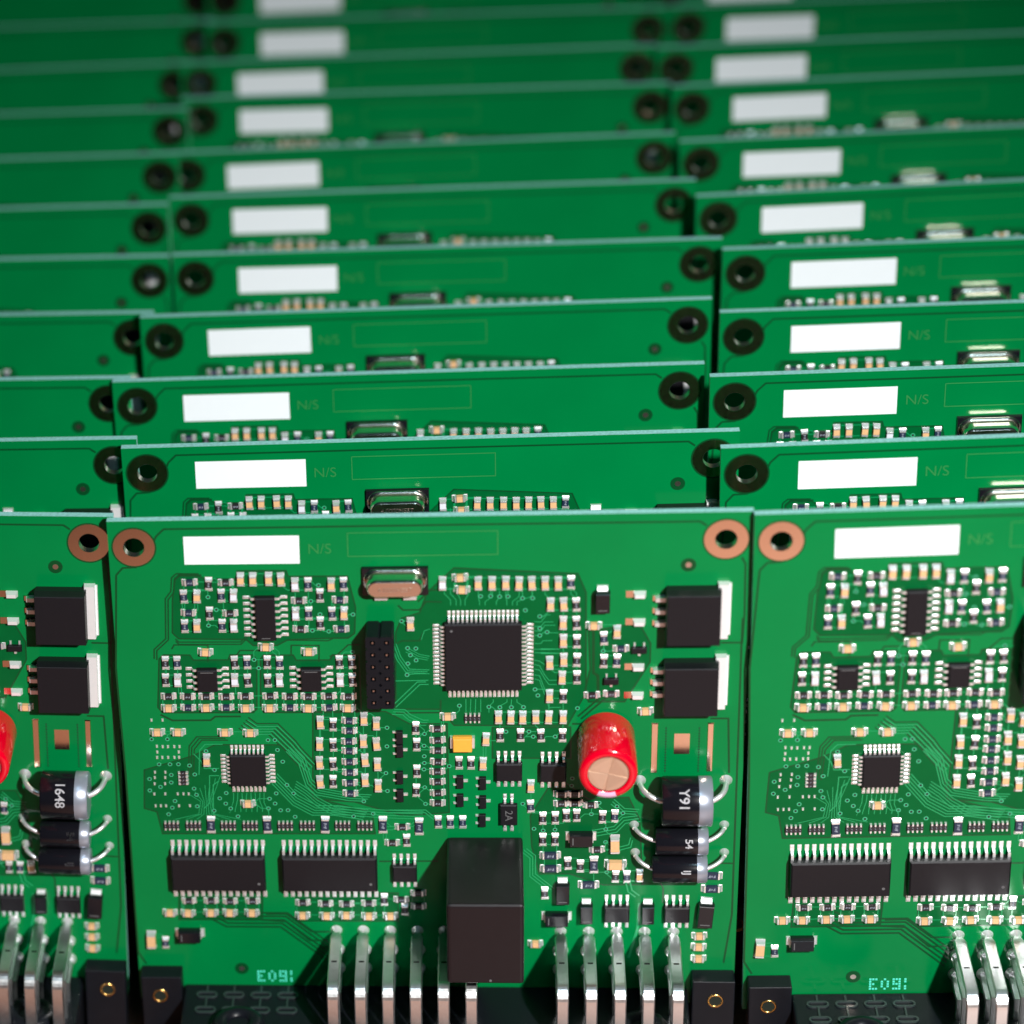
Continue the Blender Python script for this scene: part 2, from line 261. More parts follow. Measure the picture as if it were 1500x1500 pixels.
LIGHT_LINES = [
    (0.2,4,0.75,[(24.0,42.4),(25.7,43.8),(29.6,43.8),(32.7,47.5),(33.7,49.1),(36.2,52.3)]),
    (0.2,5,0.6,[(29.0,54.3),(32.8,59.2),(36.4,61.5),(40.5,61.5),(46.0,62.5)]),
    (0.2,4,0.6,[(32.0,47.9),(34.3,50.7),(35.5,55.6),(37.2,57.6),(43.3,58.9),(46.7,59.1)]),
    (0.2,1,0.9,[(14.2,54.5),(14.6,49.0),(15.7,47.7),(19.0,47.7)]),
    (0.2,1,0.9,[(18.1,53.1),(15.3,53.1),(14.7,51.4),(13.4,49.8)]),
    (0.2,1,0.9,[(18.0,54.7),(16.2,54.7),(15.9,60.9),(14.8,62.1)]),
    (0.2,1,0.9,[(17.9,55.9),(16.8,56.8),(16.5,63.4)]),
    (0.15,1,0.9,[(20.6,58.6),(20.5,60.4),(19.7,63.1),(19.7,62.9)]),
    (0.15,1,0.9,[(21.4,58.6),(21.3,60.1),(20.7,62.6),(20.7,62.9)]),
    (0.15,1,0.9,[(22.2,58.6),(22.2,59.8),(21.8,62.1),(21.8,62.9)]),
    (0.15,1,0.9,[(23.1,58.6),(23.0,59.4),(22.9,61.6),(22.8,62.9)]),
    (0.15,1,0.9,[(23.9,58.6),(23.9,59.8),(23.9,61.1),(23.9,62.9)]),
    (0.15,1,0.9,[(24.7,58.6),(24.7,60.1),(25.0,61.6),(24.9,62.9)]),
    (0.15,1,0.9,[(25.6,58.6),(25.5,60.4),(26.0,62.1),(25.9,62.9)]),
    (0.15,1,0.9,[(26.4,58.6),(26.3,60.8),(27.0,62.6),(27.0,62.9)]),
    (0.13,1,0.9,[(12.2,59.0),(14.2,60.5),(13.7,63.4),(9.1,64.6)]),
    (0.13,1,0.9,[(13.2,58.3),(14.6,60.5),(14.2,63.4),(11.2,64.6)]),
    (0.13,1,0.9,[(14.2,57.5),(14.9,60.5),(14.7,63.4),(13.3,64.6)]),
    (0.13,1,0.9,[(15.2,56.8),(15.3,60.5),(15.2,63.4),(15.4,64.6)]),
    (0.13,1,0.9,[(16.2,56.1),(15.6,60.5),(15.7,63.4),(17.5,64.6)]),
    (0.13,1,0.9,[(17.3,55.3),(16.0,60.5),(16.2,63.4),(19.6,64.6)]),
    (0.13,1,0.9,[(18.3,54.6),(16.3,60.5),(16.7,63.4),(21.7,64.6)]),
    (0.18,3,0.5,[(51.9,26.2),(52.7,28.9),(54.3,31.6),(57.9,31.8)]),
    (0.18,1,0.9,[(51.7,34.1),(57.7,34.0)]),
    (0.2,2,0.7,[(57.7,34.9),(56.1,34.9),(51.6,39.8)]),
    (0.15,1,0.9,[(58.1,23.1),(57.1,23.5),(56.5,25.4)]),
    (0.15,3,0.45,[(54.0,27.1),(56.2,28.5),(58.0,28.9)]),
    (0.15,1,0.9,[(53.8,32.8),(55.4,32.6),(57.9,32.6)]),
    (0.15,1,0.9,[(76.9,21.8),(78.1,21.9),(79.1,20.4),(79.8,20.4)]),
    (0.15,1,0.9,[(76.9,22.8),(78.1,22.8),(78.7,21.9),(80.3,21.9)]),
    (0.15,1,0.9,[(76.9,23.7),(78.1,23.8),(78.8,22.6),(80.7,22.6)]),
    (0.15,1,0.9,[(76.9,24.7),(78.1,24.7),(78.5,24.1),(81.2,24.2)]),
    (0.15,1,0.9,[(76.9,27.6),(78.1,27.6),(78.1,27.6),(81.5,27.6)]),
    (0.15,1,0.9,[(76.9,28.3),(78.1,28.4),(78.1,28.4),(81.5,28.5)]),
    (0.15,1,0.9,[(76.9,26.4),(78.1,26.4),(78.5,25.8),(80.2,25.8)]),
    (0.15,1,0.9,[(76.9,29.9),(77.9,30.1),(78.6,30.7),(79.6,31.8),(81.7,31.9)]),
    (0.15,1,0.9,[(76.9,30.8),(77.9,31.1),(78.8,33.0),(79.6,34.2),(81.7,34.2)]),
    (0.15,1,0.9,[(76.9,31.8),(77.9,32.0),(78.9,34.0),(79.6,35.1),(81.7,35.1)]),
    (0.15,1,0.9,[(76.9,33.0),(77.9,33.2),(79.1,36.9),(79.6,38.0),(81.7,38.1)]),
    (0.15,1,0.9,[(77.0,33.9),(77.9,34.2),(79.3,38.8),(79.6,40.0),(81.8,40.0)]),
    (0.15,1,0.9,[(64.5,38.1),(64.5,40.9)]),
    (0.15,1,0.9,[(65.4,38.1),(65.3,40.9)]),
    (0.15,1,0.9,[(66.3,38.1),(66.2,40.9)]),
    (0.15,1,0.9,[(67.2,38.1),(67.2,40.9)]),
    (0.15,1,0.9,[(69.5,38.2),(69.5,38.8),(68.7,39.7),(68.7,41.1)]),
    (0.15,1,0.9,[(72.0,38.2),(72.0,38.8),(70.6,39.7),(70.6,41.1)]),
    (0.15,1,0.9,[(72.8,38.2),(72.8,38.8),(72.7,39.8),(72.7,41.1)]),
    (0.15,1,0.9,[(73.8,38.2),(73.8,38.8),(75.0,39.8),(75.0,41.1)]),
    (0.15,1,0.9,[(61.9,18.2),(61.9,17.1),(60.8,15.8),(60.8,14.4)]),
    (0.15,1,0.9,[(62.9,18.3),(62.9,17.1),(61.9,15.8),(61.9,14.5)]),
    (0.15,1,0.9,[(63.7,18.3),(63.7,17.1),(63.2,15.8),(63.2,14.5)]),
    (0.15,1,0.9,[(64.5,18.3),(64.5,17.1),(65.2,15.8),(65.2,14.5)]),
    (0.15,1,0.9,[(67.1,18.3),(67.1,17.6),(66.9,16.4),(66.9,15.3)]),
    (0.15,1,0.9,[(68.1,18.3),(68.1,17.6),(69.4,16.4),(69.4,15.3)]),
    (0.15,1,0.9,[(70.1,18.3),(70.1,17.6),(70.7,16.5),(70.7,15.3)]),
    (0.15,1,0.9,[(72.0,18.4),(72.0,17.6),(71.8,16.5),(71.8,15.4)]),
    (0.15,1,0.9,[(73.0,18.4),(73.0,17.6),(74.2,16.5),(74.2,15.4)]),
    (0.15,1,0.9,[(73.8,18.4),(73.8,17.6),(76.5,16.5),(76.5,15.4)]),
    (0.18,3,0.6,[(51.3,40.2),(53.3,40.3),(54.3,41.4),(56.6,42.6),(57.6,42.6)]),
    (0.18,4,0.6,[(32.6,56.0),(34.6,57.6),(36.6,59.7),(39.6,61.7),(44.8,62.1),(48.9,62.5),(56.4,62.8)]),
    (0.2,2,0.6,[(49.9,62.5),(56.8,62.5),(58.5,64.2)]),
    (0.2,3,0.6,[(75.6,71.2),(77.3,72.8),(77.3,77.0),(80.8,80.3)]),
    (0.2,3,0.7,[(87.8,67.1),(91.8,66.2),(93.4,64.2),(96.1,63.8)]),
    (0.2,2,0.7,[(90.5,71.6),(94.6,70.3),(94.9,68.7)]),
    (0.3,2,0.8,[(94.7,77.4),(95.4,80.7),(96.8,81.9)]),
    (0.2,3,0.6,[(91.7,60.1),(93.7,62.2),(96.4,62.4)]),
    (0.5,1,0.9,[(96.8,83.6),(96.6,89.5),(95.0,96.4)]),
]

# ------------------------------------------------------------------ small parts
def smd(Lc, Wc, H, body, mark=None, term=0.42, fillet=0.42):
    m = MB(); h0 = 0.02; l, w = Lc / 2, Wc / 2; g = 0.03
    m.box(-w + g, -l + term, w - g, l - term, h0, H - 0.02, body, t=0.03)
    for s in (-1, 1):
        a, b = sorted((s * l, s * (l - term)))
        m.box(-w, a, w, b, h0, H, 'solder', t=0.06)
        # solder fillet running from the terminal down to its pad
        ww = w * 0.98; pts = [(s * (l - 0.04), H * 0.86), (s * (l + fillet * .38), H * 0.40), (s * (l + fillet), 0.03)]
        vs = []
        for v, h in pts: vs += [uvh(-ww, v, h), uvh(ww, v, h)]
        vs += [uvh(-ww, s * (l - .04), 0.01), uvh(ww, s * (l - .04), 0.01)]
        m.add(vs, [(0, 1, 3, 2), (2, 3, 5, 4), (0, 2, 4, 6), (1, 7, 5, 3)], 'solder')
        m.box(-w - .06, min(s * (l - .2), s * (l + fillet + .06)), w + .06, max(s * (l - .2), s * (l + fillet + .06)), 0.0, 0.045, 'solder')
    if mark:
        k = Lc / 2.0; n = 3
        for i in range(n):      # three tiny printed digits
            v = (i - 1) * 0.30 * k; c = 0.13 * k; x = 0.2 * k
            if i == 1: m.ring(0, v, c * .55, c, H + .005, mark, 8)
            else: m.line([(-x, v - c * .6), (x, v - c * .6)], .09 * k, H + .005, mark); m.line([(-x, v - c * .6), (x, v + c * .6)], .08 * k, H + .005, mark)
    return m.mesh('chip')
ME = {}
ME['c'] = smd(2.0, 1.25, 0.95, 'ceramic'); ME['w'] = smd(2.0, 1.25, 0.95, 'ceramic_pale')
ME['r'] = smd(2.0, 1.25, 0.55, 'res_black', 'digit'); ME['b'] = smd(2.0, 1.25, 0.55, 'res_blue', 'digit')
ME['C'] = smd(3.2, 1.7, 1.2, 'ceramic'); ME['R'] = smd(3.0, 1.5, 0.6, 'res_blue', 'digit')
ME['K'] = smd(3.0, 1.5, 0.6, 'res_black', 'digit')
def array_mesh():
    m = MB(); m.box(-1.5, -.55, 1.5, .55, .02, .5, 'res_black', t=.03)
    for i in range(4):
        u = -1.2 + i * .8
        for s in (-1, 1): m.box(u - .22, min(s * .4, s * 1.0), u + .22, max(s * .4, s * 1.0), .0, .56 if s else .5, 'solder', t=.08)
        m.line([(u - .1, -.15), (u + .1, .15)], .08, .51, 'digit')
    return m.mesh('array')
ME['array'] = array_mesh()
NAMES = {'c': 'ceramic_capacitor', 'w': 'pale_capacitor', 'r': 'chip_resistor', 'b': 'blue_chip_resistor', 'C': 'large_capacitor', 'R': 'large_resistor', 'K': 'large_resistor'}

def pin_mesh(w, reach, h, key):
    """gull-wing lead: leaves the body at height h, drops and ends in a foot; outward is -v"""
    if key in ME: return ME[key]
    m = MB(); t = 0.16
    prof = [(0.15, h), (-reach * .32, h), (-reach * .42, h - .06), (-reach * .52, .22), (-reach * .62, .12), (-reach, .12)]
    vs = []
    for o, hh in prof: vs += [uvh(-w / 2, o, hh + t / 2), uvh(w / 2, o, hh + t / 2), uvh(w / 2, o + (.1 if -reach * .55 < o < -reach * .35 else 0), hh - t / 2), uvh(-w / 2, o + (.1 if -reach * .55 < o < -reach * .35 else 0), hh - t / 2)]
    n = len(prof); fs = []
    for i in range(n - 1):
        for k in range(4): fs.append((4 * i + k, 4 * i + (k + 1) % 4, 4 * i + 4 + (k + 1) % 4, 4 * i + 4 + k))
    fs += [(0, 1, 2, 3), (4 * n - 4, 4 * n - 3, 4 * n - 2, 4 * n - 1)]
    m.add(vs, fs, 'lead_tin')
    # solder under and round the foot
    e = w * .25; a = -reach - .32; b = -reach * .55
    m.box(-w / 2 - e, a, w / 2 + e, b, 0, .05, 'solder')
    m.add([uvh(-w / 2, -reach * .95, .2), uvh(w / 2, -reach * .95, .2), uvh(w / 2 + e * .6, a + .05, .05), uvh(-w / 2 - e * .6, a + .05, .05)], [(0, 1, 2, 3)], 'solder')
    ME[key] = m.mesh('pin'); return ME[key]
def mold(w, l, H, mname='mold', base=.12, t=.14, ch=.10):
    """moulded package with a parting line, drafted sides and a small chamfer; centred"""
    m = MB(); mid = base + (H - base) * .5; a, b = w / 2, l / 2
    lv = [(base, t), (mid - .04, 0), (mid + .04, 0), (H - ch, t * .6), (H, t * .6 + ch)]
    vs = []
    for h, i in lv: vs += [uvh(-a + i, -b + i, h), uvh(a - i, -b + i, h), uvh(a - i, b - i, h), uvh(-a + i, b - i, h)]
    fs = []
    for k in range(len(lv) - 1):
        for j in range(4): fs.append((4 * k + j, 4 * k + (j + 1) % 4, 4 * k + 4 + (j + 1) % 4, 4 * k + 4 + j))
    fs += [(0, 1, 2, 3), tuple(range(4 * len(lv) - 4, 4 * len(lv)))]
    m.add(vs, fs, mname); return m
class Board:
    def __init__(s, root, vmax, umin, umax, full):
        s.root = root; s.vmax = vmax; s.umin = umin; s.umax = umax; s.full = full
    def ok(s, u, v, top=None):
        return s.umin <= u <= s.umax and (v if top is None else top) <= s.vmax
    def part(s, name, me, u, v, rot=0.0, parent=None):
        if parent is None: return link(name, me, s.root, L(u, v), (0, rot, 0))
        return link(name, me, parent, uvh(u, v, 0), (0, rot, 0))
def ic(B, name, u0, v0, u1, v1, H, sides, w=.42, reach=1.35, key='', dot=None, pinname='pin', h=None, base=.12, material='mold'):
    """sides: list of (side, count, first offset, last offset) measured from the package centre"""
    cu, cv = (u0 + u1) / 2, (v0 + v1) / 2
    if not B.ok(cu, cv, v0 - .5): return None
    k = name + key
    if k not in ME:
        m = mold(u1 - u0, v1 - v0, H, material, base=base, ch=.3 if H > 2 else .2)
        if dot: m.ring(dot[0], dot[1], .0, dot[2], H + .004, 'mark_dim', 12) if len(dot) == 3 else m.line([(dot[0], dot[1]), (dot[2], dot[3])], .16, H + .004, 'mark_dim')
        ME[k] = m.mesh(name)
    o = B.part(name, ME[k], cu, cv)
    a, b = (u1 - u0) / 2, (v1 - v0) / 2
    pm = pin_mesh(w, reach, h or H * .5, 'pin%.2f_%.2f_%.2f' % (w, reach, h or H * .5))
    for side, n, f, l in sides:
        for i in range(n):
            p = f + (l - f) * i / max(1, n - 1)
            loc, r = {'t': ((p, -b), 0), 'b': ((p, b), math.pi), 'l': ((-a, p), -math.pi / 2), 'r': ((a, p), math.pi / 2)}[side]
            B.part(pinname, pm, loc[0], loc[1], r, o)
    return o
def sma_mesh(w, l, H, end=.55):
    m = mold(w, l, H, 'mold_smooth', base=.1, t=.16, ch=.08)
    for s in (-1, 1):
        a, b = sorted((s * (l / 2 - .25), s * (l / 2 + .12)))
        m.box(-w * .36, a, w * .36, b, .02, H * .52, 'lead_tin', t=.03)
        a, b = sorted((s * (l / 2), s * (l / 2 + end)))
        m.box(-w * .38, a, w * .38, b, 0, .3, 'solder', t=.12)
    m.line([(-w * .3, l / 2 - .7), (w * .3, l / 2 - .7)], .2, H + .004, 'mark_dim')
    return m.mesh('block')
ME['sma'] = sma_mesh(2.7, 4.1, 2.2, .8); ME['smaw'] = sma_mesh(2.6, 4.4, 2.2, .7)
def sot_mesh():
    m = mold(1.25, 2.7, .95, 'mold', base=.06, t=.08, ch=.06)
    for v in (-.85, .85): m.box(-1.35, v - .22, -.55, v + .22, 0, .3, 'solder', t=.08)
    m.box(.55, -.3, 1.45, .3, 0, .34, 'solder', t=.1)
    return m.mesh('sot')
ME['sot'] = sot_mesh()

def panel_mesh():
    """the laminate: slab with two mounting holes, solder mask art on its face"""
    c = bpy.data.curves.new('slab', 'CURVE'); c.dimensions = '2D'; c.fill_mode = 'BOTH'; c.extrude = TB / 2; c.resolution_u = 1
    def sp(pts):
        q = c.splines.new('POLY'); q.points.add(len(pts) - 1); q.use_cyclic_u = True
        for p, k in zip(pts, q.points): k.co = (p[0], p[1], 0, 1)
    sp([(0, 0), (WB, 0), (WB, HB), (0, HB)])
    for u, v in RINGS: sp([(u + 1.95 * math.cos(i * math.pi / 18), HB - v + 1.95 * math.sin(i * math.pi / 18)) for i in range(36)])
    o = bpy.data.objects.new('slab', c); COL.objects.link(o)
    dg = bpy.context.evaluated_depsgraph_get(); dg.update()
    me0 = bpy.data.meshes.new_from_object(o.evaluated_get(dg)); bpy.data.objects.remove(o)
    m = MB()
    vs = [Vector((p.co.x, -p.co.z + TB / 2, p.co.y - HB)) for p in me0.vertices]   # face at y=0, back at y=TB; z measured from the top
    fm = []; fe = []
    for p in me0.polygons: (fm if abs(p.normal.z) > .5 else fe).append(tuple(p.vertices))
    m.add(vs, fm, 'mask'); m.add(vs, fe, 'core')
    e1, e2, e3 = .02, .035, .05; lift = [0.0]
    for i, z in enumerate(ZONES): m.poly(z, e1 + i * .0004, 'mask_bare'); m.line(list(z) + [z[0]], .26, e1 + .006 + i * .0004, 'mask_gap')
    def multi(lst, mname, e):
        for w, n, spc, pts in lst:
            P = [Vector(p) for p in pts]; d = (P[-1] - P[0]).normalized(); nn = Vector((-d.y, d.x))
            for i in range(n): lift[0] += .00003; m.line([p + nn * spc * i for p in P], w * (1.25 if mname == 'mask_gap' else 1), e + lift[0], mname)
    multi(DARK_LINES, 'mask_gap', e2)
    lift[0] = 0.0
    multi(LIGHT_LINES, 'mask_track', e3)
    # short tracks from each chip terminal to a neighbour or via
    pts = []
    for k, ls in COMP.items():
        if k in ('via', 'pad') or k.startswith('array'): continue
        for u, v in ls:
            for s in (-1, 1): pts.append((u, v + s * 1.15) if k[1] == 'V' else (u + s * 1.15, v))
    q = random.Random(3); tgt = [tuple(x) for x in VIAS] + pts; hh = .055
    for p in pts:
        near = sorted((abs(t[0] - p[0]) + abs(t[1] - p[1]), t) for t in tgt if 1.4 < abs(t[0] - p[0]) + abs(t[1] - p[1]) < 4.2)
        for dist, t in near[:1 if q.random() < .35 else 3]:
            du, dv = t[0] - p[0], t[1] - p[1]; k = min(abs(du), abs(dv))
            mid = (p[0] + math.copysign(k, du), p[1] + math.copysign(k, dv)); hh += .00004
            m.line([p, mid, t] if (abs(mid[0] - t[0]) + abs(mid[1] - t[1])) > .2 and k > .15 else [p, t], .16, hh, 'mask_track')
    for u, v in VIAS:
        m.ring(u, v, .2, .44, .085, 'mask_via', 12); m.disc(u, v, .25, .087, 'hole', 10)
    for u, v in COMP['pad']: m.box(u - .22, v - .33, u + .22, v + .33, 0, .2, 'solder', t=.1)
    for u, v in ((104.0, 10.5), (20.4, 99.6)):
        m.ring(u, v, .55, 1.35, .047, 'mask_gap', 24); m.disc(u, v, .55, .075, 'plating', 14)
    # exposed power strips beside the rectifiers
    m.box(98.2, 43.5, 99.5, 54.3, 0, .25, 'gold', t=.15); m.box(108.3, 43.5, 109.5, 54.0, 0, .25, 'gold', t=.15)
    m.box(102.4, 45.8, 105.2, 50.2, 0, .06, 'gold')
    for i in range(17):
        for u in (100.9, 106.9): m.disc(u, 44.6 + i * .58, .16, .075, 'hole', 8)
    me = m.mesh('panel', fix=False)
    b = bmesh.new(); b.from_mesh(me)
    for f in b.faces:       # printed sheets must face outwards
        f.normal_update()
    b.to_mesh(me); b.free()
    bpy.data.meshes.remove(me0); return me
def ring_mesh():
    m = MB(); m.ring(0, 0, 1.95, 3.85, .04, 'gold', 40)
    m.ring(0, 0, 3.85, 4.15, .03, 'mask_gap', 40)
    n = 40; vs = []
    for i in range(n):
        a = 2 * math.pi * i / n; vs += [uvh(1.93 * math.cos(a), 1.93 * math.sin(a), .045), uvh(1.93 * math.cos(a), 1.93 * math.sin(a), -TB - .03)]
    m.add(vs, [(2 * i, 2 * i + 1, (2 * i + 3) % (2 * n), (2 * i + 2) % (2 * n)) for i in range(n)], 'plating', True)
    m.ring(0, 0, 1.93, 3.6, -TB - .03, 'gold', 40)
    return m.mesh('ring')
def crystal(B):
    if not B.ok(52, 12): return
    u, v = 52.0, 12.5
    if 'xtal' not in ME:
        m = MB(); m.box(-6.0, -2.5, 6.0, 3.2, 0, .75, 'mold_smooth', t=.1)
        for s in (-1, 1): m.box(s * 2.6 - 1.3, 2.6, s * 2.6 + 1.3, 4.2, 0, .95, 'lead_tin', t=.15)
        ME['xtal'] = m.mesh('base')
        m = MB()
        def stad(a, b, n=12):
            p = []
            for k in range(n + 1): t = -math.pi / 2 + math.pi * k / n; p.append((a - b + b * math.cos(t), b * math.sin(t)))
            p += [((a - b) * .96, b), (-(a - b) * .96, b)]
            for k in range(n + 1): t = math.pi / 2 + math.pi * k / n; p.append((-a + b + b * math.cos(t), b * math.sin(t)))
            p += [(-(a - b) * .96, -b), ((a - b) * .96, -b)]
            return p
        prof = [(5.75, 2.35, .75), (5.75, 2.35, 1.1), (5.15, 1.9, 1.2), (5.12, 1.87, 1.25), (5.12, 1.87, 1.4), (5.12, 1.87, 3.15), (5.12, 1.87, 3.3), (5.02, 1.74, 3.9), (4.86, 1.56, 4.28), (4.7, 1.42, 4.42)]
        vs = []; n = None
        for a, b, h in prof: r = stad(a, b); n = len(r); vs += [uvh(x, y, h) for x, y in r]
        fs = [(j * n + i, j * n + (i + 1) % n, (j + 1) * n + (i + 1) % n, (j + 1) * n + i) for j in range(len(prof) - 1) for i in range(n)]
        m.add(vs, fs, 'can', True); m.add(vs[-n:], [tuple(range(n))], 'can')
        ME['xtalcan'] = m.mesh('can')
        ME['xtaltext'] = text_mesh('4.0000HSST', 1.25, 0.0, 'etch')
    o = B.part('crystal', ME['xtal'], u, v); c = B.part('metal_can', ME['xtalcan'], 0, 0, 0, o)
    link('printed_text', ME['xtaltext'], o, uvh(0, .1, 4.43), (math.pi / 2, 0, 0))
def power(B, u0, v0, u1, v1, padvs, k):
    """power transistor: thick body, metal tab on the right, stubby leads on the left"""
    if not B.ok((u0 + u1) / 2, v0, v0): return
    if 'pw' + k not in ME:
        ME['pw' + k] = mold(u1 - u0, v1 - v0, 4.5, 'mold', base=.1, t=.25, ch=.12).mesh('body'); a, b = (u1 - u0) / 2, (v1 - v0) / 2
        m = MB(); m.box(a - .6, -b - .5, a + 1.5, b + .3, .02, 1.35, 'tab', t=.12); m.box(a + 1.3, -b - .2, a + 1.9, b, 0, .3, 'tab', t=.1); ME['tab' + k] = m.mesh('tab')
        m = MB(); m.box(-1.9, -.55, .4, .55, .0, 1.1, 'lead_tin', t=.15); m.box(-2.3, -.6, -1.2, .6, 0, .35, 'gold', t=.1); ME['lead'] = m.mesh('lead')
        m = MB(); m.box(-1.9, -.72, -.4, .72, 0, .14, 'gold', t=.05); m.box(-.6, -.62, 1.7, .62, 0, 1.25, 'tab', t=.28); ME['padchip'] = m.mesh('pad')
    cu, cv = (u0 + u1) / 2, (v0 + v1) / 2; a, b = (u1 - u0) / 2, (v1 - v0) / 2
    o = B.part('power_transistor', ME['pw' + k], cu, cv); B.part('metal_tab', ME['tab' + k], 0, 0, 0, o)
    for dv in (-.42, 0, .42): B.part('lead', ME['lead'], -a, dv * b * 1.15, 0, o)
    for pv in padvs: B.part('solder_pad', ME['padchip'], 95.0, pv)
def red_cap(B):
    if not B.ok(90, 46): return
    u, v, r, H = 90.0, 46.0, 5.25, 14.0
    if 'red' not in ME:
        m = MB(); m.lathe((0, 0, 0), (0, -1, 0), [(.5, r - .1), (.9, r), (2.0, r - .12), (2.6, r), (H - .7, r), (H - .2, r - .25), (H, r - .9), (H - .05, r - 1.5), (H - .25, r - 1.55)], 'red_sleeve', 48, caps=False)
        ME['red'] = m.mesh('sleeve')
        m = MB(); n = 48; R = r - 1.55; q = []
        # end face scored with a cross: four raised quadrants
        m.disc(0, 0, R, H - .42, 'cap_end', 48)
        for k in range(4):
            pts = [(0.0, 0.0)] + [(R * .97 * math.cos(t), R * .97 * math.sin(t)) for t in [k * math.pi / 2 + .06 + (math.pi / 2 - .12) * i / 10 for i in range(11)]]
            c = k * math.pi / 2 + math.pi / 4; ox, oy = .17 * math.cos(c), .17 * math.sin(c)
            top = [(x * .94 + ox, y * .94 + oy) for x, y in pts]; vs = [uvh(*p, H - .42) for p in pts] + [uvh(top[0][0], top[0][1], H - .40)] + [uvh(x, y, H - .22) for x, y in top[1:]]
            nn = len(pts); m.add(vs, [(i, (i + 1) % nn, nn + (i + 1) % nn, nn + i) for i in range(nn)] + [tuple(range(nn, 2 * nn))], 'cap_end')
        ME['redend'] = m.mesh('end')
        m = MB(); vs = []; n = 10  # pink dab on the lower front rim: label overlap and reflection put into colour
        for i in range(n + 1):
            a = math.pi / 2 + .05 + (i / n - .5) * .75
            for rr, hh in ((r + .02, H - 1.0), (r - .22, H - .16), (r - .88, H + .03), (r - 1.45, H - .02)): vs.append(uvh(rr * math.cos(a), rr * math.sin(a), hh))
        m.add(vs, [(4 * i + k, 4 * i + k + 1, 4 * i + k + 5, 4 * i + k + 4) for i in range(n) for k in range(3)], 'pink', True); ME['redpatch'] = m.mesh('patch')
        m = MB(); m.lathe((0, 0, 0), (0, -1, 0), [(0, r - .5), (.5, r - .4)], 'mold', 32); ME['redbase'] = m.mesh('seal')
        m = MB()
        for hgt, s in ((2.8, 1), (4.3, .8), (5.8, 1), (7.3, .6), (9.0, 1), (11.0, 1), (12.2, .7)):
            for a0, a1, d in ((2.62, 2.80, 0), (2.84, 3.02, .5)):
                pr = [(a0 + (a1 - a0) * i / 3) for i in range(4)]; rr = r + .02
                for hh in (hgt + d, hgt + d + .5 * s):
                    vs = []
                    for a in pr: vs += [uvh(rr * math.cos(a), rr * math.sin(a) * -1, hh), uvh(rr * math.cos(a), rr * math.sin(a) * -1, hh + .2)]
                    m.add(vs, [(2 * i, 2 * i + 1, 2 * i + 3, 2 * i + 2) for i in range(3)], 'mark')
        ME['redprint'] = m.mesh('print')
    o = B.part('red_capacitor', ME['red'], u, v); link('end_face', ME['redend'], o, (0, 0, 0), (0, rad(12), 0)); B.part('base_seal', ME['redbase'], 0, 0, 0, o); B.part('printed_marks', ME['redprint'], 0, 0, 0, o); B.part('pink_patch', ME['redpatch'], 0, 0, 0, o)
def diode(B, u0, u1, v, r, h, band, ul, ur, vl, txt, ts, lr):
    if not B.ok(u0, v): return
    k = 'dio%.1f%s' % (v, txt)
    if k not in ME:
        c = .25; m = MB(); ln = u1 - u0
        m.lathe((0, -h, 0), (1, 0, 0), [(0, r - c), (c, r), (ln - band, r)], 'mold_smooth', 40, caps=True)
        ME[k] = m.mesh('body')
        m = MB(); m.lathe((0, -h, 0), (1, 0, 0), [(ln - band, r + .015), (ln - c, r + .01), (ln, r - c)], 'band', 40); ME[k + 'b'] = m.mesh('band')
        for s, ue in ((-1, ul), (1, ur)):
            a = Vector(uvh(0 if s < 0 else ln, 0, h)); e = Vector(uvh(ue - u0, vl - v, 0)); m = MB(); P = []
            g = Vector(uvh(ue - u0, vl - v, h))
            for i in range(13):
                t = i / 12; b1 = a.lerp(g, .95); P.append((1 - t) ** 3 * a + 3 * (1 - t) ** 2 * t * (a + (g - a) * .6) + 3 * (1 - t) * t * t * (e + (g - e) * .75) + t ** 3 * e)
            m.tube([a - Vector((s * .5, 0, 0))] + P, lr, 'lead_tin', 12)
            m.lathe(e, (0, -1, 0), [(0, lr * 2.3), (.35, lr * 1.9), (.9, lr * 1.15), (1.4, lr * .9)], 'solder', 16)
            ME[k + str(s)] = m.mesh('lead')
        t = text_mesh(txt, ts, .04, 'mark')
        # wrap the lettering round the barrel; it reads downwards
        for p in t.vertices:
            x, y = p.co.x, p.co.y; a = x / r
            p.co = Vector((ln * (.42 if r > 4 else .62) + y, -h - (r + .03) * math.cos(a + TXA.get(txt, .25)), (r + .03) * -math.sin(a + TXA.get(txt, .25))))
        ME[k + 't'] = t
    o = B.part('rectifier_diode', ME[k], u0, v); B.part('cathode_band', ME[k + 'b'], 0, 0, 0, o)
    for s in (-1, 1): B.part('lead', ME[k + str(s)], 0, 0, 0, o)
    B.part('printed_text', ME[k + 't'], 0, 0, 0, o)
TXA = {'1648': -.55, 'Y91': -.6, '54': -.35, 'IJ': -.3}
def rounded_box(u0, v0, u1, v1, h0, h1, c, mname):
    """box with a small rounded edge all round its outer face and corners"""
    me = bpy.data.meshes.new('b'); b = bmesh.new()
    bmesh.ops.create_cube(b, size=1, matrix=Matrix.Translation(((u0 + u1) / 2, -(h0 + h1) / 2, -(v0 + v1) / 2)) @ Matrix.Diagonal((u1 - u0, h1 - h0, v1 - v0, 1)))
    bmesh.ops.bevel(b, geom=b.edges[:], offset=c, segments=3, affect='EDGES', profile=.6)
    b.to_mesh(me); b.free(); me.materials.append(MAT[mname]); return me
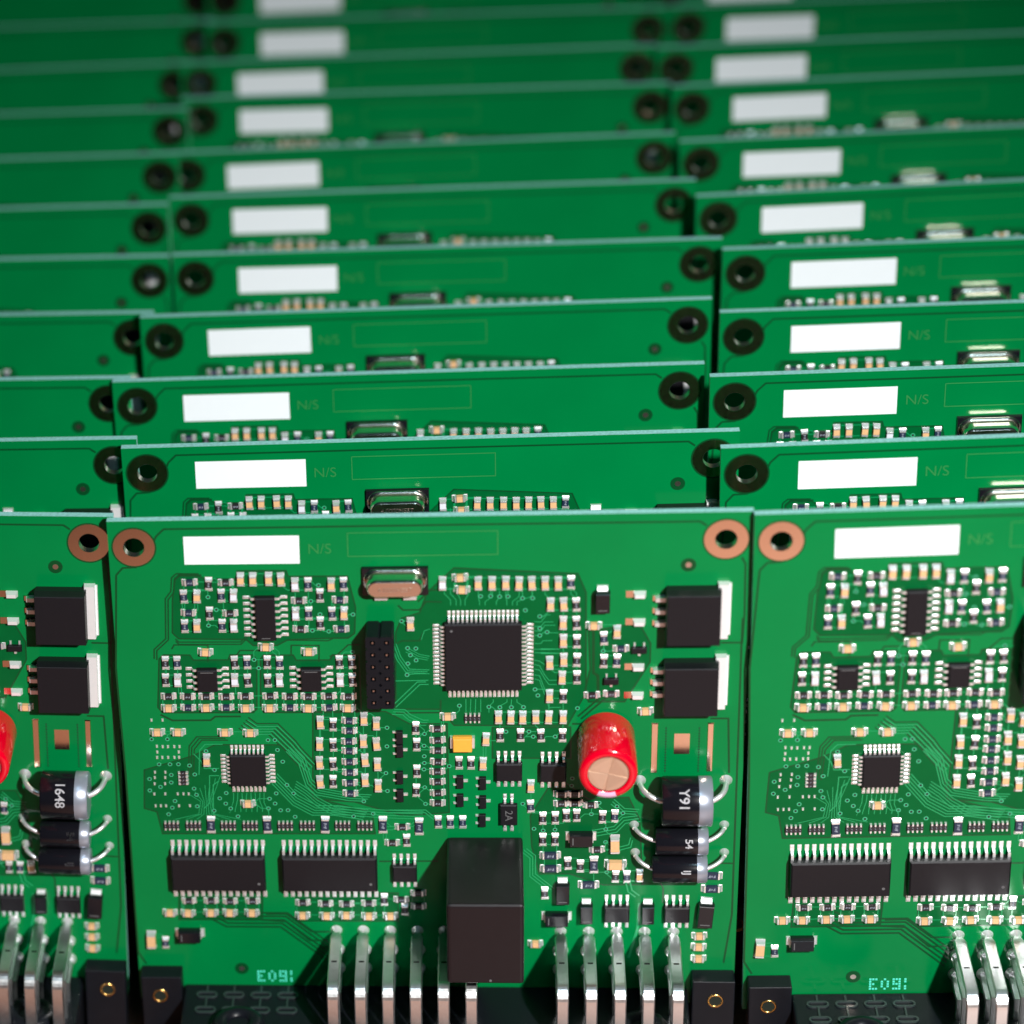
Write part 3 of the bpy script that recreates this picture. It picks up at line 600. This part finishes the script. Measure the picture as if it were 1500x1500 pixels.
def relay(B):
    if not B.ok(68, 70): return
    if 'relay' not in ME:
        ME['relay'] = rounded_box(60.8 - 67.85, 68.2 - 77, 74.9 - 67.85, 86.0 - 77, .4, 23.6, .75, 'relay_black')
        m = MB(); m.lathe(uvh(0.9, 8.2, 23.55), (0, -1, 0), [(0, .3), (.15, .22)], 'mark_dim', 12); ME['nub'] = m.mesh('nub')
    o = B.part('relay', ME['relay'], 67.85, 77); B.part('moulding_nub', ME['nub'], 0, 0, 0, o)
def connector(B):
    """black connector shell along the lower edge, mounting blocks with brass inserts, bent blades"""
    if 'shell' not in ME:
        me = rounded_box(9.0 - 57.5, 103.4 - 110, 106.2 - 57.5, 119.0 - 110, .0, 30, .5, 'housing'); ME['shell'] = me
        m = MB()
        for row, hh in ((0, 3.9), (1, 8.9)):       # ribs and oval rings moulded in the shell's upper side
            for i in range(4):
                cu, vt = 13.6 + i * 5.3 - 57.5, 103.4 - 110; pts = []; n = 10; ro, ri = 1.0, .62
                for rr, rx_ in ((ro, 1.1), (ri, 1.1)):
                    for k in range(2 * n + 2):
                        t = math.pi / 2 + math.pi * k / n if k <= n else -math.pi / 2 + math.pi * (k - n - 1) / n
                        pts.append((cu + (-rx_ if k <= n else rx_) + rr * math.cos(t), hh + rr * math.sin(t)))
                q = 2 * n + 2
                for z0 in (vt - .35,):
                    vs = [uvh(a, z0, b) for a, b in pts] + [uvh(a, vt + .2, b) for a, b in pts]
                    fs = [(k, (k + 1) % q, q + (k + 1) % q, q + k) for k in range(q)]
                    fs += [(k, (k + 1) % q, 2 * q + (k + 1) % q, 2 * q + k) for k in range(q)] + [(q + k, q + (k + 1) % q, 3 * q + (k + 1) % q, 3 * q + k) for k in range(q)]
                    m.add(vs, fs, 'rib')
                m.box(cu - .18, vt - .3, cu + .18, vt + .2, hh - 2.9 if row == 0 else hh - 4.0, hh - 1.0, 'rib')
        ME['ribs'] = m.mesh('ribs')
        m = MB()
        if True:                                   # a round boss
            m.lathe(uvh(0, 0, 0), (0, 0, 1), [(0, 5.2), (2.0, 5.1), (2.8, 4.5), (3.1, 3.4), (2.9, 2.4), (2.2, 2.0)], 'housing', 36)
        ME['boss'] = m.mesh('boss')
        ME['block'] = rounded_box(-4.0, 99.0 - 105, 4.0, 118 - 105, 0, 4.2, .28, 'housing')
        m = MB(); m.lathe(uvh(0, 0, 4.0), (0, -1, 0), [(-.2, 1.5), (.32, 1.5), (.34, 1.22), (.2, 1.15), (-.15, 1.1)], 'brass', 32, caps=False); m.disc(0, 0, 1.2, 4.215, 'hole', 24); ME['insert'] = m.mesh('insert')
        # blade: soldered at the board, runs outwards with a flat upper side, bends down into the shell
        m = MB(); w = 1.12; t = .48
        prof = [(0, 0, .35), (1.0, 0, .42), (1.9, 0, w * .8), (2.5, 0, w), (17.4, 0, w)]; nrm = [(0, -1)] * 5
        for i in range(1, 9):
            a = math.pi / 2 * i / 8; prof.append((17.4 + 2.6 * math.sin(a), 2.6 * (1 - math.cos(a)), w)); nrm.append((math.sin(a), -math.cos(a)))
        prof.append((20.0, 13.2, w)); nrm.append((1, 0))
        vs = []
        for (h, v, ww), (nh, nv) in zip(prof, nrm):
            ch = ww * .82
            for s, uu in ((1, -ch), (1, ch), (.55, ww), (-.55, ww), (-1, ch), (-1, -ch), (-.55, -ww), (.55, -ww)): vs.append(uvh(uu, v + nv * t * s, h + nh * t * s))
        fs = []
        for i in range(len(prof) - 1):
            for k in range(8): fs.append((8 * i + k, 8 * i + (k + 1) % 8, 8 * i + 8 + (k + 1) % 8, 8 * i + 8 + k))
        fs += [tuple(range(8)), tuple(range(8 * len(prof) - 8, 8 * len(prof)))]
        m.add(vs, fs, 'blade')
        m.lathe((0, 0, 0), (0, -1, 0), [(0, 1.15), (.3, 1.0), (.9, .62), (1.6, .5)], 'solder', 20)
        m.box(-.5, -t - .02, .5, -t + .1, 11.0, 11.5, 'mold')
        ME['blade'] = m.mesh('blade')
        for k, (hh, dv) in enumerate(((14.5, 8.7), (9.0, 4.3))):     # the shorter rows underneath; the lowest is added to fill the board's shadow
            m = MB(); m.box(-w * .85, -t, w * .85, t, 0, hh, 'blade', t=.0); m.box(-w * .85, t * .9, w * .85, dv, hh - 2 * t, hh - .01, 'blade')
            m.lathe((0, 0, 0), (0, -1, 0), [(0, 1.5), (.3, 1.4), (.9, 1.15)], 'solder', 20); ME['inner%d' % k] = m.mesh('blade')
    o = B.part('connector_shell', ME['shell'], 57.5, 110); B.part('moulded_ribs', ME['ribs'], 0, 0, 0, o)
    for cu in (20.6, 97.0): link('round_boss', ME['boss'], o, uvh(cu - 57.5, 103.6 - 110, 15.5))
    for u, v in ((4.75, 105.0), (110.9, 105.0)):
        b = B.part('mounting_block', ME['block'], u, v); B.part('brass_insert', ME['insert'], -.3 if u < 50 else .4, -1.6, 0, b)
    if not B.full: return
    for u in (39.2, 44.4, 49.6, 54.8, 60.0, 65.2, 82.1, 87.4, 92.7, 97.9, 103.3): 
        B.part('connector_blade', ME['blade'], u, 90.3)
        for k, v in enumerate((94.8, 99.2)): B.part('inner_blade', ME['inner%d' % k], u, v)
def header(B):
    if not B.ok(49, 21): return
    if 'hdr' not in ME:
        m = MB(); r = 1.27; H = 6.2; g = .34
        for i in range(6):
            v = -6.35 + i * 2.54
            for s in (-1, 1):
                u = s * r; oc = [(-r, -r + g), (-r + g, -r), (r - g, -r), (r, -r + g), (r, r - g), (r - g, r), (-r + g, r), (-r, r - g)]; k = .996
                vs = [uvh(u + a * k, v + b * k, .1) for a, b in oc] + [uvh(u + a * k, v + b * k, H) for a, b in oc]; c = .45
                inner = [(-c, -c), (-c, -c), (c, -c), (c, -c), (c, c), (c, c), (-c, c), (-c, c)]
                vs += [uvh(u + a, v + b, H) for a, b in inner] + [uvh(u + a * .7, v + b * .7, H - 1.4) for a, b in inner]
                m.add(vs, [(j, (j + 1) % 8, 8 + (j + 1) % 8, 8 + j) for j in range(8)] + [(8 + j, 8 + (j + 1) % 8, 16 + (j + 1) % 8, 16 + j) for j in range(8)] + [(16 + j, 16 + (j + 1) % 8, 24 + (j + 1) % 8, 24 + j) for j in (1, 3, 5, 7)], 'housing')
        ME['hdr'] = m.mesh('header')
        m = MB(); m.box(-.24, -.24, .24, .24, 3.5, 6.12, 'plating', t=.1); ME['hpin'] = m.mesh('contact')
        m = MB(); m.box(-.3, 0, .3, 2.1, 0, .35, 'solder', t=.1); ME['hfoot'] = m.mesh('foot')
    o = B.part('pin_header', ME['hdr'], 49.1, 28.9)
    for i in range(6):
        for s in (-1, 1): B.part('contact', ME['hpin'], s * 1.27, -6.35 + i * 2.54, 0, o)

def populate(B, row, txt):
    root = B.root
    link('panel', ME['panel'], root, L(0, 0))
    for u, v in RINGS: B.part('mounting_ring', ME['ring'], u, v)
    if B.ok(24, 6): B.part('blank_label', ME['label'], 24.4 + rnd.uniform(-.12, .12), 6.15 + rnd.uniform(-.1, .1), rad(rnd.uniform(-.35, .35)))
    if B.ok(38, 6):
        link('silkscreen_text', ME['ns'], root, L(38.5, 6.3, .04), (math.pi / 2, 0, 0)); B.part('silkscreen_box', ME['sbox'], 57, 5.45)
    for k, pts in COMP.items():
        if k in ('via', 'pad'): continue
        for u, v in pts:
            if not B.ok(u, v): continue
            if k.startswith('array'): B.part('resistor_array', ME['array'], u, v, rad(90) if k == 'arrayV' else 0); continue
            t = k[0]; jr = rnd.gauss(0, .03)
            B.part(NAMES[t], ME[t], u + rnd.uniform(-.05, .05), v + rnd.uniform(-.05, .05), (rad(90) if k[1] == 'H' else 0) + jr)
    crystal(B)
    if B.full: header(B)
    ic(B, 'processor_chip', 60.7, 21.4, 74.7, 35.6, 1.6, [(s, 16, -6.1, 6.1) for s in 'tblr'], w=.36, reach=1.75, dot=(-5.7, -5.7, .25), h=.75)
    if B.ok(89, 17, 15):
        B.part('black_diode', ME['sma'], 89.0, 17.2)
    power(B, 100.1, 14.4, 109.8, 24.9, (16.3, 22.0), 'a')
    if B.full:
        power(B, 100.0, 29.4, 109.8, 39.7, (31.4, 37.4), 'b')
        ic(B, 'controller_chip', 20.2, 49.6, 27.0, 56.6, 1.2, [(s, 8, -2.9, 2.9) for s in 'tblr'], w=.36, reach=1.4, h=.6)
        ic(B, 'logic_chip', 26.4, 15.5, 30.1, 24.6, 1.6, [(s, 7, -4.0, 3.9) for s in 'lr'], w=.45, reach=1.9, dot=(-.8, 3.9, .8, 3.9))
        for u0 in (15.0, 34.3): ic(B, 'amplifier_chip', u0, 30.7, u0 + 3.8, 35.5, 1.6, [(s, 4, -2.0, 2.0) for s in 'lr'], w=.45, reach=1.8, dot=(-1.2, -1.9, 1.2, -1.9), key='')
        for u0 in (7.9, 29.3): ic(B, 'driver_chip', u0, 72.0, u0 + 18.2, 79.8, 2.5, [(s, 14, -8.7, 8.7) for s in 'tb'], w=.5, reach=2.35, dot=(7.8, 2.0, .3), key='')
        for a in ((69.9, 51.4, 74.8, 55.3), (78.0, 51.6, 82.9, 55.5), (50.3, 74.4, 55.0, 78.1), (90.2, 83.7, 95.0, 87.3), (101.4, 83.7, 106.2, 87.3)):
            ic(B, 'switch_chip', *a, 1.6, [(s, 4, -1.95, 1.95) for s in 'tb'], w=.42, reach=1.65, key='%d' % a[0])
        o = ic(B, 'marked_chip', 70.6, 60.7, 73.9, 65.4, 1.2, [('t', 2, -.65, .65), ('b', 2, -.65, .65)], w=.42, reach=1.5)
        if o: link('printed_text', ME['t2a'], o, uvh(0, 0, 1.215), (math.pi / 2, rad(90), 0))
        B_ = [(52.2, 46.0), (52.2, 49.0), (52.1, 54.9), (52.1, 58.9), (63.3, 55.9), (63.3, 60.0), (67.5, 56.2), (67.5, 60.4), (67.4, 64.5)]
        for u, v in B_:
            if B.ok(u, v): B.part('small_transistor', ME['sot'], u, v)
        for u, v in ((90.8, 34.2), (95.7, 27.7)):
            if B.ok(u, v): B.part('small_transistor', ME['sot'], u, v, rad(90))
        for n, u, v, r, sc in (('black_diode', 82.4, 80.6, 0, 1), ('black_diode', 81.3, 86.6, 90, 1), ('black_diode', 86.9, 85.2, 0, .92), ('black_diode', 98.4, 85.2, 0, .92), ('black_diode', 109.1, 85.5, 4, 1.15), ('inductor', 85.7, 68.3, 90, 1.0), ('inductor', 10.6, 91.0, 90, 1.0)):
            if B.ok(u, v): q = B.part(n, ME['smaw'], u, v, rad(r)); q.scale = (sc, 1, sc)
        if B.ok(63, 47): B.part('tantalum_capacitor', ME['tant'], 63.8, 47.2)
        if B.ok(25, 100): B.part('date_code', ME['date'], 26.3, 101.4)
        red_cap(B)
        diode(B, 100.1, 109.2, 57.4, 4.7, 5.0, 2.5, 96.3, 112.0, 56.0, txt, 2.6, .52)
        diode(B, 99.3, 108.9, 67.4, 2.7, 3.2, 1.9, 95.5, 112.0, 65.8, '54', 1.9, .4)
        diode(B, 98.8, 108.9, 73.6, 2.7, 3.2, 1.9, 95.8, 112.2, 72.0, 'IJ', 1.9, .4)
        relay(B)
    connector(B)

# ------------------------------------------------------------------ shared meshes of the board
RINGS = ((4.7, 5.4), (110.4, 5.45))
VIAS = []
for p in COMP['via']:
    if all(math.dist(p, q) > 1.0 for q in VIAS): VIAS.append(tuple(p))
ME['panel'] = panel_mesh(); ME['ring'] = ring_mesh()
m = MB(); m.box(-10.5, -2.87, 10.5, 2.87, 0, .045, 'silk_white'); ME['label'] = m.mesh('label')
m = MB(); m.line([(-13.4, -2.4), (13.4, -2.4), (13.4, 2.4), (-13.4, 2.4), (-13.4, -2.4)], .16, .04, 'silk_faint'); ME['sbox'] = m.mesh('outline')
ME['ns'] = text_mesh('N/S', 2.9, -.02, 'silk_faint'); ME['t2a'] = text_mesh('2A', 2.0, 0, 'mark_dim')
def date_mesh():
    """the code 1603 in dots, printed upside down"""
    G = {'1': ['1', '1', '.', '1', '1'], '6': ['111', '1..', '111', '1.1', '111'], '0': ['.1.', '1.1', '1.1', '1.1', '.1.'], '3': ['111', '..1', '.11', '..1', '111']}
    m = MB(); x = 0; cells = []
    for ch in '1603':
        g = G[ch]
        for j, row in enumerate(g):
            for i, c in enumerate(row):
                if c == '1': cells.append((x + i * .55, j * .55))
        x += len(g[0]) * .55 + .5
    for a, b in cells: m.box(x / 2 - a - .2, 1.1 - b - .2, x / 2 - a + .2, 1.1 - b + .2, 0, .03, 'silk_dots', t=.03)
    return m.mesh('date')
ME['date'] = date_mesh()
m = mold(3.6, 3.0, 1.9, 'tantalum', base=.1, t=.18, ch=.08)
for s in (-1, 1): m.box(min(s * 1.7, s * 2.3), -1.2, max(s * 1.7, s * 2.3), 1.2, 0, .9, 'lead_tin', t=.08)
ME['tant'] = m.mesh('tantalum')

# ------------------------------------------------------------------ the boards: (column, row): x, y, z of the top left corner, yaw, roll, lean
POSES = {
    ('l', 0): (-114.12, 2.40, 3.12, 0.56, -1.97, -0.34),
    ('l', 1): (-112.63, 34.73, 0.03, -0.16, -0.11, -0.08),
    ('l', 2): (-116.49, 63.60, 0.03, -0.38, -0.33, -0.07),
    ('l', 3): (-114.63, 95.94, 0.05, -0.49, -0.43, -0.11),
    ('l', 4): (-113.64, 125.38, 0.03, -0.40, -0.39, -0.06),
    ('l', 5): (-116.31, 153.79, -0.04, -0.16, -0.23, 0.08),
    ('l', 6): (-116.43, 184.17, -0.04, -0.09, -0.15, 0.06),
    ('l', 7): (-116.67, 214.42, -0.01, -0.22, -0.29, 0.02),
    ('l', 8): (-117.81, 244.60, -0.04, 0.04, -0.00, 0.07),
    ('l', 9): (-114.89, 278.78, 0.04, -0.36, -0.42, -0.07),
    ('l', 10): (-117.03, 312.62, 0.07, -0.51, -0.62, -0.11),
    ('m', 0): (0.00, -0.00, -0.00, -0.00, -0.00, -0.00),
    ('m', 1): (-0.30, 31.03, -0.50, 0.55, 0.27, 0.12),
    ('m', 2): (-4.93, 61.12, -0.57, 0.38, 0.29, 0.12),
    ('m', 3): (-1.88, 90.07, 0.39, 0.06, 0.33, -0.04),
    ('m', 4): (2.17, 122.50, 0.27, -0.00, 0.05, -0.10),
    ('m', 5): (-1.26, 156.05, 0.05, 0.16, -0.01, -0.10),
    ('m', 6): (-4.22, 184.19, -0.32, 0.37, 0.13, -0.17),
    ('m', 7): (-3.54, 219.33, 0.01, -0.30, -0.30, -0.17),
    ('m', 8): (-5.71, 244.29, 0.00, -0.22, -0.02, -0.00),
    ('m', 9): (-1.65, 273.78, 0.20, -0.52, -0.43, -0.03),
    ('m', 10): (-3.75, 306.23, 0.37, 0.03, -0.01, -0.08),
    ('r', 0): (114.94, -2.08, 0.39, 0.55, 0.88, -0.18),
    ('r', 1): (110.87, 25.33, -0.07, 0.67, 0.91, 0.11),
    ('r', 2): (110.73, 55.84, 0.08, 0.23, 0.65, 0.04),
    ('r', 3): (114.43, 85.59, 0.11, 0.14, 0.42, -0.04),
    ('r', 4): (116.89, 116.68, 0.35, 0.00, 0.50, -0.13),
    ('r', 5): (113.17, 146.04, 0.39, 0.38, 0.89, -0.07),
    ('r', 6): (111.45, 178.75, 0.37, 0.05, 0.58, 0.02),
    ('r', 7): (111.46, 214.03, 0.32, 0.00, 0.47, -0.08),
    ('r', 8): (109.23, 240.96, 0.36, -0.26, 0.12, -0.22),
    ('r', 9): (113.76, 271.31, -0.01, -0.16, -0.13, -0.22),
    ('r', 10): (111.36, 302.59, -0.34, 0.03, -0.28, -0.18),
}
CN = {'l': 'left', 'm': 'middle', 'r': 'right'}
ORD = ['front', 'second', 'third', 'fourth', 'fifth', 'sixth', 'seventh', 'eighth', 'ninth', 'tenth', 'eleventh']
SPECIAL = {('m', 0): 'frontmost green circuit board in the middle, whole red capacitor and black relay in full view',
           ('l', 0): 'frontmost green circuit board at the left edge, with its diode marked 1648 in view',
           ('r', 0): 'frontmost green circuit board at the right, cut off by the frame'}
for (c, r), (x, y, z, yaw, roll, lean) in POSES.items():
    M = Matrix.Translation((x, y, z + HB + BASE)) @ Matrix.Rotation(rad(yaw), 4, 'Z') @ Matrix.Rotation(rad(lean), 4, 'X') @ Matrix.Rotation(-rad(roll), 4, 'Y') @ Matrix.Translation((0, 0, -HB))
    root = bpy.data.objects.new('circuit_board', None); COL.objects.link(root); root.empty_display_size = 10
    root.matrix_world = M
    root['category'] = 'circuit board'; root['group'] = 'green circuit boards standing in rows'
    root['label'] = SPECIAL.get((c, r)) or ('green circuit board upright in the %s column, %s' % (CN[c], ('%s from the front' % ORD[r]) if r < 10 else 'rearmost, at the top of the photo'))
    if r == 0: B = Board(root, 200, {'m': -1, 'l': 55, 'r': -1}[c], {'m': 200, 'l': 200, 'r': 75}[c], True)
    else: B = Board(root, 23, {'m': -1, 'l': 60, 'r': -1}[c], {'m': 200, 'l': 200, 'r': 96}[c], False)
    populate(B, r, 'Y91' if c == 'm' else '1648')

# ------------------------------------------------------------------ table under the boards
bm = MB(); x0, x1, y0, y1 = -360, 450, -300, 460
bm.add([(x, y, z) for z in (-25, 0) for x, y in ((x0, y0), (x1, y0), (x1, y1), (x0, y1))], [(0, 1, 5, 4), (1, 2, 6, 5), (2, 3, 7, 6), (3, 0, 4, 7), (4, 5, 6, 7), (3, 2, 1, 0)], 'table')
tb = link('table_surface', bm.mesh('table_surface')); tb['kind'] = 'structure'
